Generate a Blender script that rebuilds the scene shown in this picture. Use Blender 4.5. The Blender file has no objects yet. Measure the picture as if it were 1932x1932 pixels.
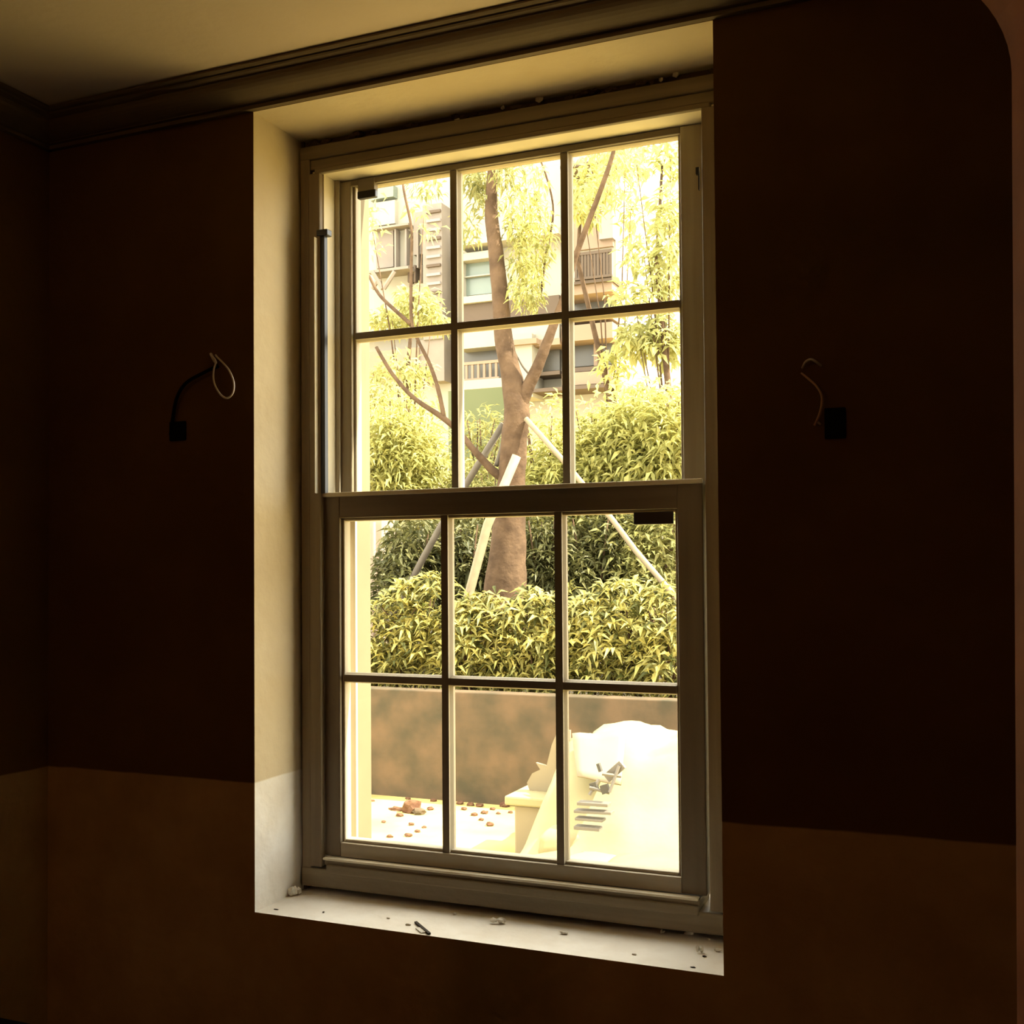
import bpy, bmesh, math, random
from mathutils import Vector, Matrix, noise
R0 = random.Random(11)
SC = bpy.context.scene
COL = SC.collection

# ---------------------------------------------------------------- camera, sky, sun, exposure
F, CX, CY = 2077.2, 976.9, 1025.5
CAM = Vector((1.4943, -2.0553, 1.5606))
FW = Vector((-0.38332, 0.92333, 0.02300)).normalized()
RT = Vector((0.92348, 0.38357, -0.00732)); RT = (RT - FW * RT.dot(FW)).normalized()
UP = RT.cross(FW).normalized()
cd = bpy.data.cameras.new('camera'); cam = bpy.data.objects.new('camera', cd); COL.objects.link(cam)
cd.sensor_width = 36.0; cd.sensor_fit = 'HORIZONTAL'; cd.lens = F / 1932 * 36
cd.shift_x = -(CX - 966) / 1932; cd.shift_y = (CY - 966) / 1932
cd.clip_start = 0.02; cd.clip_end = 300
M = Matrix((RT, UP, -FW)).transposed().to_4x4(); M.translation = CAM
cam.matrix_world = M
SC.camera = cam

w = bpy.data.worlds.new('sky'); SC.world = w; w.use_nodes = True
bg = w.node_tree.nodes['Background']
bg.inputs['Color'].default_value = (1.0, 0.97, 0.86, 1); bg.inputs['Strength'].default_value = 1.5
sd = bpy.data.lights.new('sun', 'SUN'); sd.energy = 5.0; sd.angle = 0.01; sd.color = (1.0, 0.92, 0.74)
so = bpy.data.objects.new('sun', sd); COL.objects.link(so)
so.rotation_euler = Vector((-0.62, -0.13, -0.78)).to_track_quat('-Z', 'Y').to_euler()   # light travels towards -X, down
ld = bpy.data.lights.new('hall_lamp', 'POINT'); ld.energy = 1.5; ld.color = (1.0, 0.42, 0.13); ld.shadow_soft_size = 0.12
lo = bpy.data.objects.new('hall_lamp', ld); COL.objects.link(lo); lo.location = (0.35, -3.3, 2.2)
vs = SC.view_settings
vs.view_transform = 'Standard'; vs.look = 'None'; vs.exposure = 2.2; vs.gamma = 1.0; vs.use_curve_mapping = False

# ---------------------------------------------------------------- helpers
def at(px, py, Y):
    d = FW * F + RT * (px - CX) - UP * (py - CY)
    return CAM + d * ((Y - CAM.y) / d.y)
def floor_at(px, py, Z):
    d = FW * F + RT * (px - CX) - UP * (py - CY)
    return CAM + d * ((Z - CAM.z) / d.z)

def mat(name, col, rough=0.7, var=0.0, scale=6.0, bump=0.0, bscale=40.0, spec=0.3, metal=0.0, translucent=0.0, island=0.0, col2=None, detail=6.0):
    m = bpy.data.materials.new(name); m.use_nodes = True
    nt = m.node_tree; N = nt.nodes; L = nt.links
    p = N['Principled BSDF']
    p.inputs['Roughness'].default_value = rough; p.inputs['Metallic'].default_value = metal
    p.inputs['Specular IOR Level'].default_value = spec
    tc = N.new('ShaderNodeTexCoord')
    c2 = col2 or tuple(c * 0.55 for c in col)
    mx = N.new('ShaderNodeMix'); mx.data_type = 'RGBA'
    mx.inputs[6].default_value = (*col, 1); mx.inputs[7].default_value = (*c2, 1)
    nz = N.new('ShaderNodeTexNoise'); nz.inputs['Scale'].default_value = scale; nz.inputs['Detail'].default_value = detail
    L.new(tc.outputs['Object'], nz.inputs['Vector'])
    mr = N.new('ShaderNodeMapRange'); mr.inputs['From Min'].default_value = 0.35; mr.inputs['From Max'].default_value = 0.7
    mr.inputs['To Min'].default_value = 0.0; mr.inputs['To Max'].default_value = var
    L.new(nz.outputs['Fac'], mr.inputs['Value'])
    fac = mr.outputs['Result']
    if island > 0:
        g = N.new('ShaderNodeNewGeometry')
        mm = N.new('ShaderNodeMath'); mm.operation = 'MULTIPLY'; mm.inputs[1].default_value = island
        L.new(g.outputs['Random Per Island'], mm.inputs[0])
        ad = N.new('ShaderNodeMath'); ad.operation = 'ADD'; ad.use_clamp = True
        L.new(fac, ad.inputs[0]); L.new(mm.outputs[0], ad.inputs[1]); fac = ad.outputs[0]
    L.new(fac, mx.inputs[0]); L.new(mx.outputs[2], p.inputs['Base Color'])
    if bump > 0:
        nb = N.new('ShaderNodeTexNoise'); nb.inputs['Scale'].default_value = bscale; nb.inputs['Detail'].default_value = 8
        L.new(tc.outputs['Object'], nb.inputs['Vector'])
        b = N.new('ShaderNodeBump'); b.inputs['Strength'].default_value = bump; b.inputs['Distance'].default_value = 0.01
        L.new(nb.outputs['Fac'], b.inputs['Height']); L.new(b.outputs['Normal'], p.inputs['Normal'])
    if translucent > 0:
        t = N.new('ShaderNodeBsdfTranslucent'); L.new(mx.outputs[2], t.inputs['Color'])
        ms = N.new('ShaderNodeMixShader'); ms.inputs[0].default_value = translucent
        L.new(p.outputs[0], ms.inputs[1]); L.new(t.outputs[0], ms.inputs[2])
        L.new(ms.outputs[0], N['Material Output'].inputs['Surface'])
    return m

def wood_paint(name, col, col2, amt=0.5, axis='Z', rough=0.5):
    """painted timber: streaks of wear drawn along the grain"""
    m = mat(name, col, rough=rough, var=0.0, bump=0.12, bscale=60)
    nt = m.node_tree; N = nt.nodes; L = nt.links
    nz = [n for n in N if n.type == 'TEX_NOISE'][0]
    mp = N.new('ShaderNodeMapping')
    sc = {'X': (1.5, 30, 30), 'Z': (30, 30, 1.5)}[axis]
    mp.inputs['Scale'].default_value = sc
    tc = [n for n in N if n.type == 'TEX_COORD'][0]
    L.new(tc.outputs['Object'], mp.inputs['Vector']); L.new(mp.outputs[0], nz.inputs['Vector'])
    nz.inputs['Scale'].default_value = 1.0
    mr = [n for n in N if n.type == 'MAP_RANGE'][0]; mr.inputs['To Max'].default_value = amt
    mx = [n for n in N if n.type == 'MIX'][0]; mx.inputs[7].default_value = (*col2, 1)
    return m

def wall_mat():
    """tan painted upper wall, bare pale plaster below an uneven paint line at dado height, stains; room face darkened to paint in its shade"""
    m = bpy.data.materials.new('two_tone_wall'); m.use_nodes = True
    nt = m.node_tree; N = nt.nodes; L = nt.links; p = N['Principled BSDF']
    p.inputs['Roughness'].default_value = 0.9; p.inputs['Specular IOR Level'].default_value = 0.1
    g = N.new('ShaderNodeNewGeometry'); sx = N.new('ShaderNodeSeparateXYZ'); L.new(g.outputs['Position'], sx.inputs[0])
    nz = N.new('ShaderNodeTexNoise'); nz.inputs['Scale'].default_value = 5; nz.inputs['Detail'].default_value = 5
    L.new(g.outputs['Position'], nz.inputs['Vector'])
    ma = N.new('ShaderNodeMath'); ma.operation = 'MULTIPLY_ADD'; ma.inputs[1].default_value = 0.012
    L.new(nz.outputs['Fac'], ma.inputs[0]); L.new(sx.outputs['Z'], ma.inputs[2])
    st = N.new('ShaderNodeMapRange'); st.inputs['From Min'].default_value = 1.0905; st.inputs['From Max'].default_value = 1.0945
    L.new(ma.outputs[0], st.inputs['Value'])
    def pair(a, b, scale):
        n = N.new('ShaderNodeTexNoise'); n.inputs['Scale'].default_value = scale; n.inputs['Detail'].default_value = 7; n.inputs['Roughness'].default_value = 0.6
        L.new(g.outputs['Position'], n.inputs['Vector'])
        r = N.new('ShaderNodeMapRange'); r.inputs['From Min'].default_value = 0.38; r.inputs['From Max'].default_value = 0.66
        L.new(n.outputs['Fac'], r.inputs['Value'])
        x = N.new('ShaderNodeMix'); x.data_type = 'RGBA'; x.inputs[6].default_value = (*a, 1); x.inputs[7].default_value = (*b, 1)
        L.new(r.outputs[0], x.inputs[0]); return x
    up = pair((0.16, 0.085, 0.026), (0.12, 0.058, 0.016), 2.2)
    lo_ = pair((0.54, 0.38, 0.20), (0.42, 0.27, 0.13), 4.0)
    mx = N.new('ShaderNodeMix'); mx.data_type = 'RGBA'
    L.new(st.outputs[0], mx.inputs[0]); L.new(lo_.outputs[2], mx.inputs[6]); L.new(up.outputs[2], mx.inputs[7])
    # inside the reveal: both tones made paler, daylight put into the colour
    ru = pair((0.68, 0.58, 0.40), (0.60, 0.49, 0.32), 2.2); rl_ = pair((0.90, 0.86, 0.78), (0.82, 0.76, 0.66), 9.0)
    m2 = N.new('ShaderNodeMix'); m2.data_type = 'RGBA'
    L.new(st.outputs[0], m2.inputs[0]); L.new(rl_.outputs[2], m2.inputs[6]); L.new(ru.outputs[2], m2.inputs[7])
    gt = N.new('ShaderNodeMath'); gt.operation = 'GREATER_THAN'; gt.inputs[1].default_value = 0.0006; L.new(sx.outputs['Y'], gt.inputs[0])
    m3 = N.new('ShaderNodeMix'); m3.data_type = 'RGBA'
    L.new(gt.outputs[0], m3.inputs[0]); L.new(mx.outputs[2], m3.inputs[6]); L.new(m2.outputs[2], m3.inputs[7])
    L.new(m3.outputs[2], p.inputs['Base Color'])
    nb = N.new('ShaderNodeTexNoise'); nb.inputs['Scale'].default_value = 30; nb.inputs['Detail'].default_value = 8
    L.new(g.outputs['Position'], nb.inputs['Vector'])
    b = N.new('ShaderNodeBump'); b.inputs['Strength'].default_value = 0.25; b.inputs['Distance'].default_value = 0.01
    L.new(nb.outputs['Fac'], b.inputs['Height']); L.new(b.outputs['Normal'], p.inputs['Normal'])
    return m

class MB:
    def __init__(s): s.v = []; s.f = []
    def box(s, x0, x1, y0, y1, z0, z1):
        n = len(s.v)
        s.v += [(x, y, z) for z in (z0, z1) for y in (y0, y1) for x in (x0, x1)]
        s.f += [tuple(n + i for i in q) for q in ((0, 2, 3, 1), (4, 5, 7, 6), (0, 1, 5, 4), (2, 6, 7, 3), (0, 4, 6, 2), (1, 3, 7, 5))]
        return s
    def obox(s, c, ax, ay, az, hx, hy, hz):
        c, ax, ay, az = Vector(c), Vector(ax).normalized(), Vector(ay).normalized(), Vector(az).normalized()
        n = len(s.v)
        s.v += [tuple(c + ax * hx * i + ay * hy * j + az * hz * k) for k in (-1, 1) for j in (-1, 1) for i in (-1, 1)]
        s.f += [tuple(n + i for i in q) for q in ((0, 2, 3, 1), (4, 5, 7, 6), (0, 1, 5, 4), (2, 6, 7, 3), (0, 4, 6, 2), (1, 3, 7, 5))]
        return s
    def tube(s, pts, rad, seg=10, jit=0.0, rng=R0):
        pts = [Vector(p) for p in pts]; n0 = len(s.v)
        if not isinstance(rad, (list, tuple)): rad = [rad] * len(pts)
        prev = None
        for i, p in enumerate(pts):
            t = (pts[min(i + 1, len(pts) - 1)] - pts[max(i - 1, 0)]).normalized()
            if prev is None:
                a = t.orthogonal().normalized()
            else:
                a = (prev - t * prev.dot(t)).normalized()
            prev = a; b = t.cross(a)
            for k in range(seg):
                an = 2 * math.pi * k / seg; r = rad[i] * (1 + rng.uniform(-jit, jit))
                s.v.append(tuple(p + (a * math.cos(an) + b * math.sin(an)) * r))
        for i in range(len(pts) - 1):
            for k in range(seg):
                a0 = n0 + i * seg + k; a1 = n0 + i * seg + (k + 1) % seg
                s.f.append((a0, a1, a1 + seg, a0 + seg))
        s.f.append(tuple(n0 + k for k in range(seg))[::-1]); s.f.append(tuple(n0 + (len(pts) - 1) * seg + k for k in range(seg)))
        return s
    def rock(s, c, r, sq=(1, 1, 1), rng=R0, amp=0.35, sub=1):
        bm = bmesh.new(); bmesh.ops.create_icosphere(bm, subdivisions=sub, radius=1)
        n = len(s.v); o = Vector((rng.uniform(-9, 9), rng.uniform(-9, 9), rng.uniform(-9, 9)))
        for v in bm.verts:
            k = 1 + amp * noise.noise(v.co * 1.7 + o) + rng.uniform(-.08, .08)
            s.v.append((c[0] + v.co.x * r * sq[0] * k, c[1] + v.co.y * r * sq[1] * k, c[2] + v.co.z * r * sq[2] * k))
        s.f += [tuple(n + v.index for v in f.verts) for f in bm.faces]; bm.free(); return s
    def prism(s, prof, origin, u, v, axis, length):
        """profile points (a, b) in the u, v directions drawn out along axis"""
        n = len(s.v); k = len(prof); o = Vector(origin); u, v, axis = Vector(u), Vector(v), Vector(axis)
        for t in (0, length):
            s.v += [tuple(o + u * a + v * b + axis * t) for a, b in prof]
        for i in range(k): s.f.append((n + i, n + (i + 1) % k, n + k + (i + 1) % k, n + k + i))
        s.f.append(tuple(n + i for i in range(k))[::-1]); s.f.append(tuple(n + k + i for i in range(k)))
        return s
    def build(s, name, m, parent=None, bevel=0.0, smooth=False, mats=None):
        me = bpy.data.meshes.new(name); me.from_pydata([tuple(x) for x in s.v], [], s.f); me.materials.append(m); me.update()
        bm = bmesh.new(); bm.from_mesh(me); bmesh.ops.recalc_face_normals(bm, faces=bm.faces); bm.to_mesh(me); bm.free()
        o = bpy.data.objects.new(name, me); COL.objects.link(o)
        if smooth:
            for p in me.polygons: p.use_smooth = True
        if bevel > 0:
            b = o.modifiers.new('bevel', 'BEVEL'); b.width = bevel; b.segments = 2; b.limit_method = 'ANGLE'; b.harden_normals = False
        if parent: o.parent = parent
        return o

def tag(o, label=None, cat=None, group=None, kind=None):
    if label: o['label'] = label
    if cat: o['category'] = cat
    if group: o['group'] = group
    if kind: o['kind'] = kind
    return o
def empty(name, loc, label=None, cat=None, group=None, kind=None):
    o = bpy.data.objects.new(name, None); COL.objects.link(o); o.location = loc; o.empty_display_size = 0.1
    bpy.context.view_layer.update()
    return tag(o, label, cat, group, kind)
def part(mb, name, m, root, **k):
    """build in world coordinates, then hang under root (an Empty at root.location)"""
    o = mb.build(name, m, None, **k); o.parent = root
    base = Vector((0, 0, 0)); r = root
    while r is not None: base += r.location; r = r.parent
    o.data.transform(Matrix.Translation(-base)); return o

# ---------------------------------------------------------------- materials
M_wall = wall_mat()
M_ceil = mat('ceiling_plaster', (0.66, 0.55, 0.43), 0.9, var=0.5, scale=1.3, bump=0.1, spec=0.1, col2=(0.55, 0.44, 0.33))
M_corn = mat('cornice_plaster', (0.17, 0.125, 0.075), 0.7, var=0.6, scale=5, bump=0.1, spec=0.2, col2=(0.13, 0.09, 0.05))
M_floor = mat('dark_floor', (0.03, 0.022, 0.015), 0.8, var=0.5, bump=0.2)
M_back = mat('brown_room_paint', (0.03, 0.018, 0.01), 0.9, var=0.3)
M_frame = wood_paint('frame_paint', (0.30, 0.24, 0.155), (0.17, 0.12, 0.07), 0.8, 'Z')
M_frameh = wood_paint('frame_paint_across', (0.27, 0.22, 0.14), (0.14, 0.10, 0.055), 0.8, 'X')
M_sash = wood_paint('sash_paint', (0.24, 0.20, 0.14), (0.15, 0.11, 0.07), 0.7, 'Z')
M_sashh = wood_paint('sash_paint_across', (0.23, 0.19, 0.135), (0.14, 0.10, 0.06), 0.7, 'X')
M_litedge = mat('lit_edge_paint', (0.46, 0.40, 0.29), 0.6, var=0.2, scale=8)  # bright edge lines of bars, mouldings and beads painted in as a paler colour
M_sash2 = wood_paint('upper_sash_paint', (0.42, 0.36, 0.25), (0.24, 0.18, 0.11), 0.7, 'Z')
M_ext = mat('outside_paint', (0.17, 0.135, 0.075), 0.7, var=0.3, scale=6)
M_sashr = wood_paint('lit_rail_paint', (0.48, 0.42, 0.31), (0.30, 0.24, 0.16), 0.6, 'X')  # sash colour lightened to paint in the light off the sill
M_litpaint = mat('lit_frame_paint', (0.80, 0.72, 0.54), 0.6, var=0.2, scale=8)  # frame colour made paler to carry daylight on linings, stiles and lips
M_black = mat('black_plastic', (0.006, 0.006, 0.01), 0.35, spec=0.5)
M_metal = mat('bright_metal_strip', (0.78, 0.76, 0.70), 0.35, metal=0.6)
M_gap = mat('broken_mortar', (0.09, 0.055, 0.03), 0.95, var=0.6, scale=20, bump=0.8, bscale=30)
M_chip = mat('plaster_chip', (0.80, 0.76, 0.66), 0.9, var=0.5, scale=60, bump=0.4, bscale=90)
M_chipd = mat('dark_grit', (0.05, 0.04, 0.03), 0.9, var=0.3)
M_wood = mat('orange_brown_timber', (0.42, 0.14, 0.026), 0.75, var=0.6, scale=9, col2=(0.18, 0.06, 0.012), bump=0.1)
M_cablew = mat('pale_cable', (0.72, 0.66, 0.60), 0.4)
M_cabler = mat('brown_cable', (0.45, 0.28, 0.18), 0.45)
M_mattblack = mat('matt_black', (0.004, 0.004, 0.004), 0.8, spec=0.1)
M_bench = mat('black_stained_board', (0.008, 0.007, 0.007), 0.7, spec=0.1)

def glass_mat():
    m = bpy.data.materials.new('window_glass'); m.use_nodes = True; nt = m.node_tree; N = nt.nodes; L = nt.links
    N.remove(N['Principled BSDF'])
    t = N.new('ShaderNodeBsdfTransparent'); t.inputs[0].default_value = (0.97, 0.97, 0.94, 1)
    g = N.new('ShaderNodeBsdfGlossy'); g.inputs['Roughness'].default_value = 0.02
    lw = N.new('ShaderNodeLayerWeight'); lw.inputs['Blend'].default_value = 0.5
    pw = N.new('ShaderNodeMath'); pw.operation = 'POWER'; pw.inputs[1].default_value = 5; L.new(lw.outputs['Facing'], pw.inputs[0])
    fr = N.new('ShaderNodeMath'); fr.operation = 'MULTIPLY_ADD'; fr.inputs[1].default_value = 0.9; fr.inputs[2].default_value = 0.05; L.new(pw.outputs[0], fr.inputs[0])
    ms = N.new('ShaderNodeMixShader'); L.new(fr.outputs[0], ms.inputs[0]); L.new(t.outputs[0], ms.inputs[1]); L.new(g.outputs[0], ms.inputs[2])
    L.new(ms.outputs[0], N['Material Output'].inputs['Surface']); return m
M_glass = glass_mat()

# ---------------------------------------------------------------- the room
W, Z0, Z1, D = 1.05, 0.80, 2.60, 0.178        # opening width, sill height, soffit height, reveal depth
XL, XR, YB, ZC = -0.607, 2.9, -4.4, 2.667
S = 'structure'
def struct(mb, name, m, **k): return tag(mb.build(name, m, **k), kind=S)
mb = MB(); T = 0.30
mb.box(XL - .2, 0, 0, T, -.1, 3.0); mb.box(W, XR + .2, 0, T, -.1, 3.0)
mb.box(0, W, 0, T, -.1, Z0); mb.box(0, W, 0, T, Z1, 3.0)
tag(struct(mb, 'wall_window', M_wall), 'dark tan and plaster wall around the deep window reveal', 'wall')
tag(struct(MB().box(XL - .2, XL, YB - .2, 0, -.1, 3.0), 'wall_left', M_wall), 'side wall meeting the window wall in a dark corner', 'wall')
tag(struct(MB().box(XR, XR + .2, YB - .2, 0, -.1, 3.0), 'wall_right', M_back), 'dark side wall beyond the arched opening', 'wall')
tag(struct(MB().box(XL, XR, YB - .2, YB, -.1, 3.0), 'wall_back', M_back), 'dark wall behind the viewer', 'wall')
tag(struct(MB().box(XL - .2, XR + .2, YB - .2, T, -.2, -.0), 'floor', M_floor), 'dark bare room floor', 'floor')
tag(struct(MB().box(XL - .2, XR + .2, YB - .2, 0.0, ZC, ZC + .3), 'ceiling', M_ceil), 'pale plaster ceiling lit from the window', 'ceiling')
# moulded cornice: fillet, groove, long cove, two small steps
prof = [(0, 0), (.014, 0), (.014, .0065), (.009, .009), (.009, .0115), (.018, .0125)]
for i in range(9):
    a = i / 8 * math.pi / 2
    prof.append((.018 + .050 * (1 - math.cos(a)) ** 1.0 if False else .020 + .048 * math.sin(a) ** 1.6, .014 + .030 * (1 - math.cos(a))))
prof += [(.070, .0455), (.066, .048), (.073, .0500), (.080, .0515), (.083, .0545), (.078, .0565), (.088, .0580), (.094, .0605), (.094, .0640), (.090, .0655), (.090, .068), (0, .068)]
cz = Z1 + .0005
bmc = MB().prism(prof, (XL, 0, cz), (0, -1, 0), (0, 0, 1), (1, 0, 0), XR - XL)
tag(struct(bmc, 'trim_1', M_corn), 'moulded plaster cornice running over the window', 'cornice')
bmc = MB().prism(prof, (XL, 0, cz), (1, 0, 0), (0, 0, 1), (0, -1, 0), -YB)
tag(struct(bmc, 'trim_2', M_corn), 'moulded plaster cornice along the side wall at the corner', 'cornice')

# arched timber opening the camera looks through (its own frame of axes, square to the view)
def arch():
    F2 = Vector((FW.x, FW.y, 0)).normalized(); R2 = Vector((F2.y, -F2.x, 0))
    o = Vector((CAM.x, CAM.y, 0)) + F2 * 1.0
    xl, xr, zt, r = -0.66, 0.4563, 2.112, 0.100
    pts = [(xr - .024, 0.0), (xr, zt - r)]
    for i in range(1, 13):
        a = i / 12 * math.pi / 2; pts.append((xr - r + r * math.cos(a), zt - r + r * math.sin(a)))
    for i in range(0, 13):
        a = math.pi / 2 + i / 12 * math.pi / 2; pts.append((xl + r + r * math.cos(a), zt - r + r * math.sin(a)))
    pts.append((xl, 0.0))
    m = MB(); n = len(pts); out = []
    for (x, z) in pts:
        cx, cz_ = (xl + xr) / 2, 1.0
        ox = x + (0.10 if x > cx else -0.10) if z < zt - r else x + (x - cx) * 0.2
        oz = z if z < zt - r + 1e-6 else z + 0.10
        out.append((x + 0.10 * (1 if x > cx else -1) if z <= zt - r + 1e-6 else x + 0.10 * (1 if x > cx else -1), oz if z <= zt - r + 1e-6 else zt + 0.10))
    for dd in (0, -0.03, -0.035, -0.13):
        off = 0.0 if dd in (0, -0.03) else 0.0085
        sh = 0.0 if dd in (0, -0.03) else 0.0
        for (x, z) in pts:
            s_ = 1 if x > (xl + xr) / 2 else -1
            p = o + R2 * (x + s_ * sh) + F2 * dd; m.v.append((p.x, p.y, z + 0 * off))
    for (x, z) in out:
        p = o + R2 * x; m.v.append((p.x, p.y, z))
    for (x, z) in out:
        p = o + R2 * x + F2 * -0.13; m.v.append((p.x, p.y, z))
    for L_ in range(3):
        for i in range(n - 1): m.f.append((L_ * n + i, L_ * n + i + 1, (L_ + 1) * n + i + 1, (L_ + 1) * n + i))
    for i in range(n - 1):
        m.f.append((i, i + 1, 4 * n + i + 1, 4 * n + i)); m.f.append((3 * n + i, 3 * n + i + 1, 5 * n + i + 1, 5 * n + i))
        m.f.append((4 * n + i, 4 * n + i + 1, 5 * n + i + 1, 5 * n + i))
    return tag(struct(m, 'door_1', M_wood), 'orange-brown timber lining of the round-cornered opening', 'doorway')
arch()

# ---------------------------------------------------------------- the sash window
win = empty('window_1', (0, D, Z0), 'old painted sash window with twelve panes in a deep reveal', 'window', kind=S)
X0, X1, ZH, ZB = 0.066, 0.984, 2.511, 0.885
g = .006
fr = MB()
fr.box(g, X0 - .034, D, D + .13, Z0 + .015, ZH + .068); fr.box(X1 + .034, W - .001, D, D + .13, Z0 + .015, ZH + .068)
part(fr, 'jamb', M_frame, win, bevel=.003)
fr = MB()
fr.box(X0 - .02, X1 + .02, D + .010, D + .13, ZH, ZH + .012)
part(fr, 'head_lining', M_litpaint, win)  # daylight on the head underside put into its paler colour
fr = MB(); fr.box(g, W - .001, D - .002, D + .13, ZH + .036, ZH + .068); fr.box(X0 - .034, X1 + .034, D + .004, D + .13, ZH + .011, ZH + .036)
fr.box(X0 - .02, X1 + .02, D - .001, D + .012, ZH - .0005, ZH + .011)
part(fr, 'head', M_frameh, win, bevel=.003)
fr = MB(); fr.box(g, W - .001, D - .003, D + .14, Z0 + .014, .858); fr.box(.078, .962, D - .010, D + .1, .850, .8715); fr.box(.070, .965, D - .004, D + .1, .868, .8835)
part(fr, 'bottom_rail', M_frameh, win, bevel=.003)
part(MB().box(.068, .962, D - .008, D + .011, .8800, .8860), 'lit_lip', M_litpaint, win, bevel=.002)  # pale strip painting in the light caught along the board's top edge
for x0, x1 in ((X0 - .033, X0 - .002), (X1 + .002, X1 + .033)):
    part(MB().box(x0, x1, D - .006, D + .010, .862, ZH - .001), 'stop_bead', M_frame, win, bevel=.003)
# pulley stiles (the inner faces the sashes slide against)
for x0, x1 in ((X0 - .033, X0 - .001), (X1 + .001, X1 + .033)):
    part(MB().box(x0, x1, D + .012, D + .13, .87, ZH + .01), 'pulley_stile', M_litpaint, win, bevel=.001)  # stile faces coloured paler than the frame to look daylit
for x0, x1 in ((X0 - .001, X0 + .010), (X1 - .010, X1 + .001)):
    part(MB().box(x0, x1, D + .060, D + .068, 1.742, ZH), 'parting_bead', M_litedge, win, bevel=.001)
for x0, x1 in ((X0 - .03, X0 + .022), (X1 - .022, X1 + .03)):
    part(MB().box(x0, x1, D + .1125, D + .1215, .87, ZH + .01), 'outer_stop', M_litedge, win, bevel=.001)
# outside casing in full daylight
ca = MB().box(-.05, .077, .3005, .385, Z0 - .02, ZH + .125).box(X1 - .006, W + .05, .3005, .385, Z0 - .02, ZH + .125).box(-.05, W + .05, .3005, .385, ZH + .125, ZH + .20)
ca.box(-.08, W + .08, .3005, .42, Z0 - .06, Z0 + .05)
part(ca, 'outer_casing', M_ext, win, bevel=.004)
# ragged mortar gap over and beside the frame
mg = MB(); mg.box(0, W, D + .02, D + .10, ZH + .066, Z1 - .002); mg.box(0, g + .001, D + .015, D + .10, Z0, Z1)
rr = random.Random(5)
for i in range(70):
    x = rr.uniform(.01, W - .02); mg.rock((x, D + rr.uniform(.006, .022), ZH + .070 + rr.uniform(-.002, .012)), rr.uniform(.004, .011), (1.5, .7, .8), rr)
part(mg, 'mortar_gap', M_gap, win)

GX0, GX1 = .1122, .9150
MX = (.3795, .6555)
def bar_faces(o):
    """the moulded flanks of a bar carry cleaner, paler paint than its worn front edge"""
    o.data.materials.append(M_litedge)
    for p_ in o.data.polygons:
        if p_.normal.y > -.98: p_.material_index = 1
def sash(name, y0, y1, zb, zt, gz0, gz1, zm, label):
    sx0, sx1 = X0 - .006 + (.0 if name == 'lower_sash' else .006), X1 - .012 if name == 'lower_sash' else X1
    if name == 'lower_sash': sx0 = .0600; sx1 = .9765
    m = MB()
    bd = .007
    m.box(sx0, GX0 - bd, y0, y1, zb, zt); m.box(GX1 + bd, sx1, y0, y1, zb, zt)
    o = part(m, name, M_sash if name == 'lower_sash' else M_sash2, win, bevel=.003)
    o['label'] = label
    def sub(mb_, nm, mt, bev=.002):
        q = part(mb_, nm, mt, win, bevel=bev); q.parent = o; return q
    sub(MB().box(GX0 - bd - .0005, GX1 + bd + .0005, y0 + .0005, y1, zb, gz0 - bd), 'rail', M_sashr)
    sub(MB().box(GX0 - bd - .0005, GX1 + bd + .0005, y0 + .0005, y1, gz1 + (bd if name == 'lower_sash' else .002), zt), 'rail', M_sashh)
    # ovolo round the inside of the sash
    b = MB(); yb = y0 + .010
    b.box(GX0 - bd, GX0, yb, y1 - .006, gz0 - bd, gz1 + bd); b.box(GX1, GX1 + bd, yb, y1 - .006, gz0 - bd, gz1 + bd)
    b.box(GX0, GX1, yb, y1 - .006, gz0 - bd, gz0); b.box(GX0, GX1, yb, y1 - .006, gz1, gz1 + bd)
    sub(b, 'moulding', M_litedge, .0025)
    for x in MX:
        prof_ = [(-.0085, .004), (.0085, .004), (.0085, .010), (.0125, .020), (.0125, .030), (.006, y1 - y0 - .004), (-.006, y1 - y0 - .004), (-.0125, .030), (-.0125, .020), (-.0085, .010)]
        v = MB().prism(prof_, (x, y0, gz0 - bd), (1, 0, 0), (0, 1, 0), (0, 0, 1), gz1 - gz0 + 2 * bd)
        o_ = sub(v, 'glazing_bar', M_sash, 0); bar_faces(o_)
    prof_ = [(-.0080, .0045), (.0080, .0045), (.0080, .010), (.0120, .0195), (.0120, .0295), (.006, y1 - y0 - .005), (-.006, y1 - y0 - .005), (-.0120, .0295), (-.0120, .0195), (-.0080, .010)]
    h = MB().prism(prof_, (GX0, y0, zm), (0, 0, 1), (0, 1, 0), (1, 0, 0), GX1 - GX0)
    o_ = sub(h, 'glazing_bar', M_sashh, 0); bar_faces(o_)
    xs = [GX0, MX[0], MX[1], GX1]
    for i in range(3):
        for z_a, z_b in ((gz0, zm), (zm, gz1)):
            x_a, x_b = xs[i] + (.0125 if i else 0), xs[i + 1] - (.0125 if i < 2 else 0)
            za, zb_ = z_a + (.0125 if z_a == zm else 0), z_b - (.0125 if z_b == zm else 0)
            mm = MB(); n = y0 + .023
            mm.v = [(x_a, n, za), (x_b, n, za), (x_b, n, zb_), (x_a, n, zb_)]; mm.f = [(0, 1, 2, 3)]
            sub(mm, 'pane', M_glass, 0)
    return o, sub
lo_s, sub = sash('lower_sash', D + .012, D + .056, .8865, 1.742, .9265, 1.6770, 1.306, 'inner lower sash of six panes')
sub(MB().box(.0595, .9775, D + .003, D + .0135, 1.7345, 1.7445), 'lit_meeting_lip', M_litpaint)  # added pale strip for the bright line along the meeting rail
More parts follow.
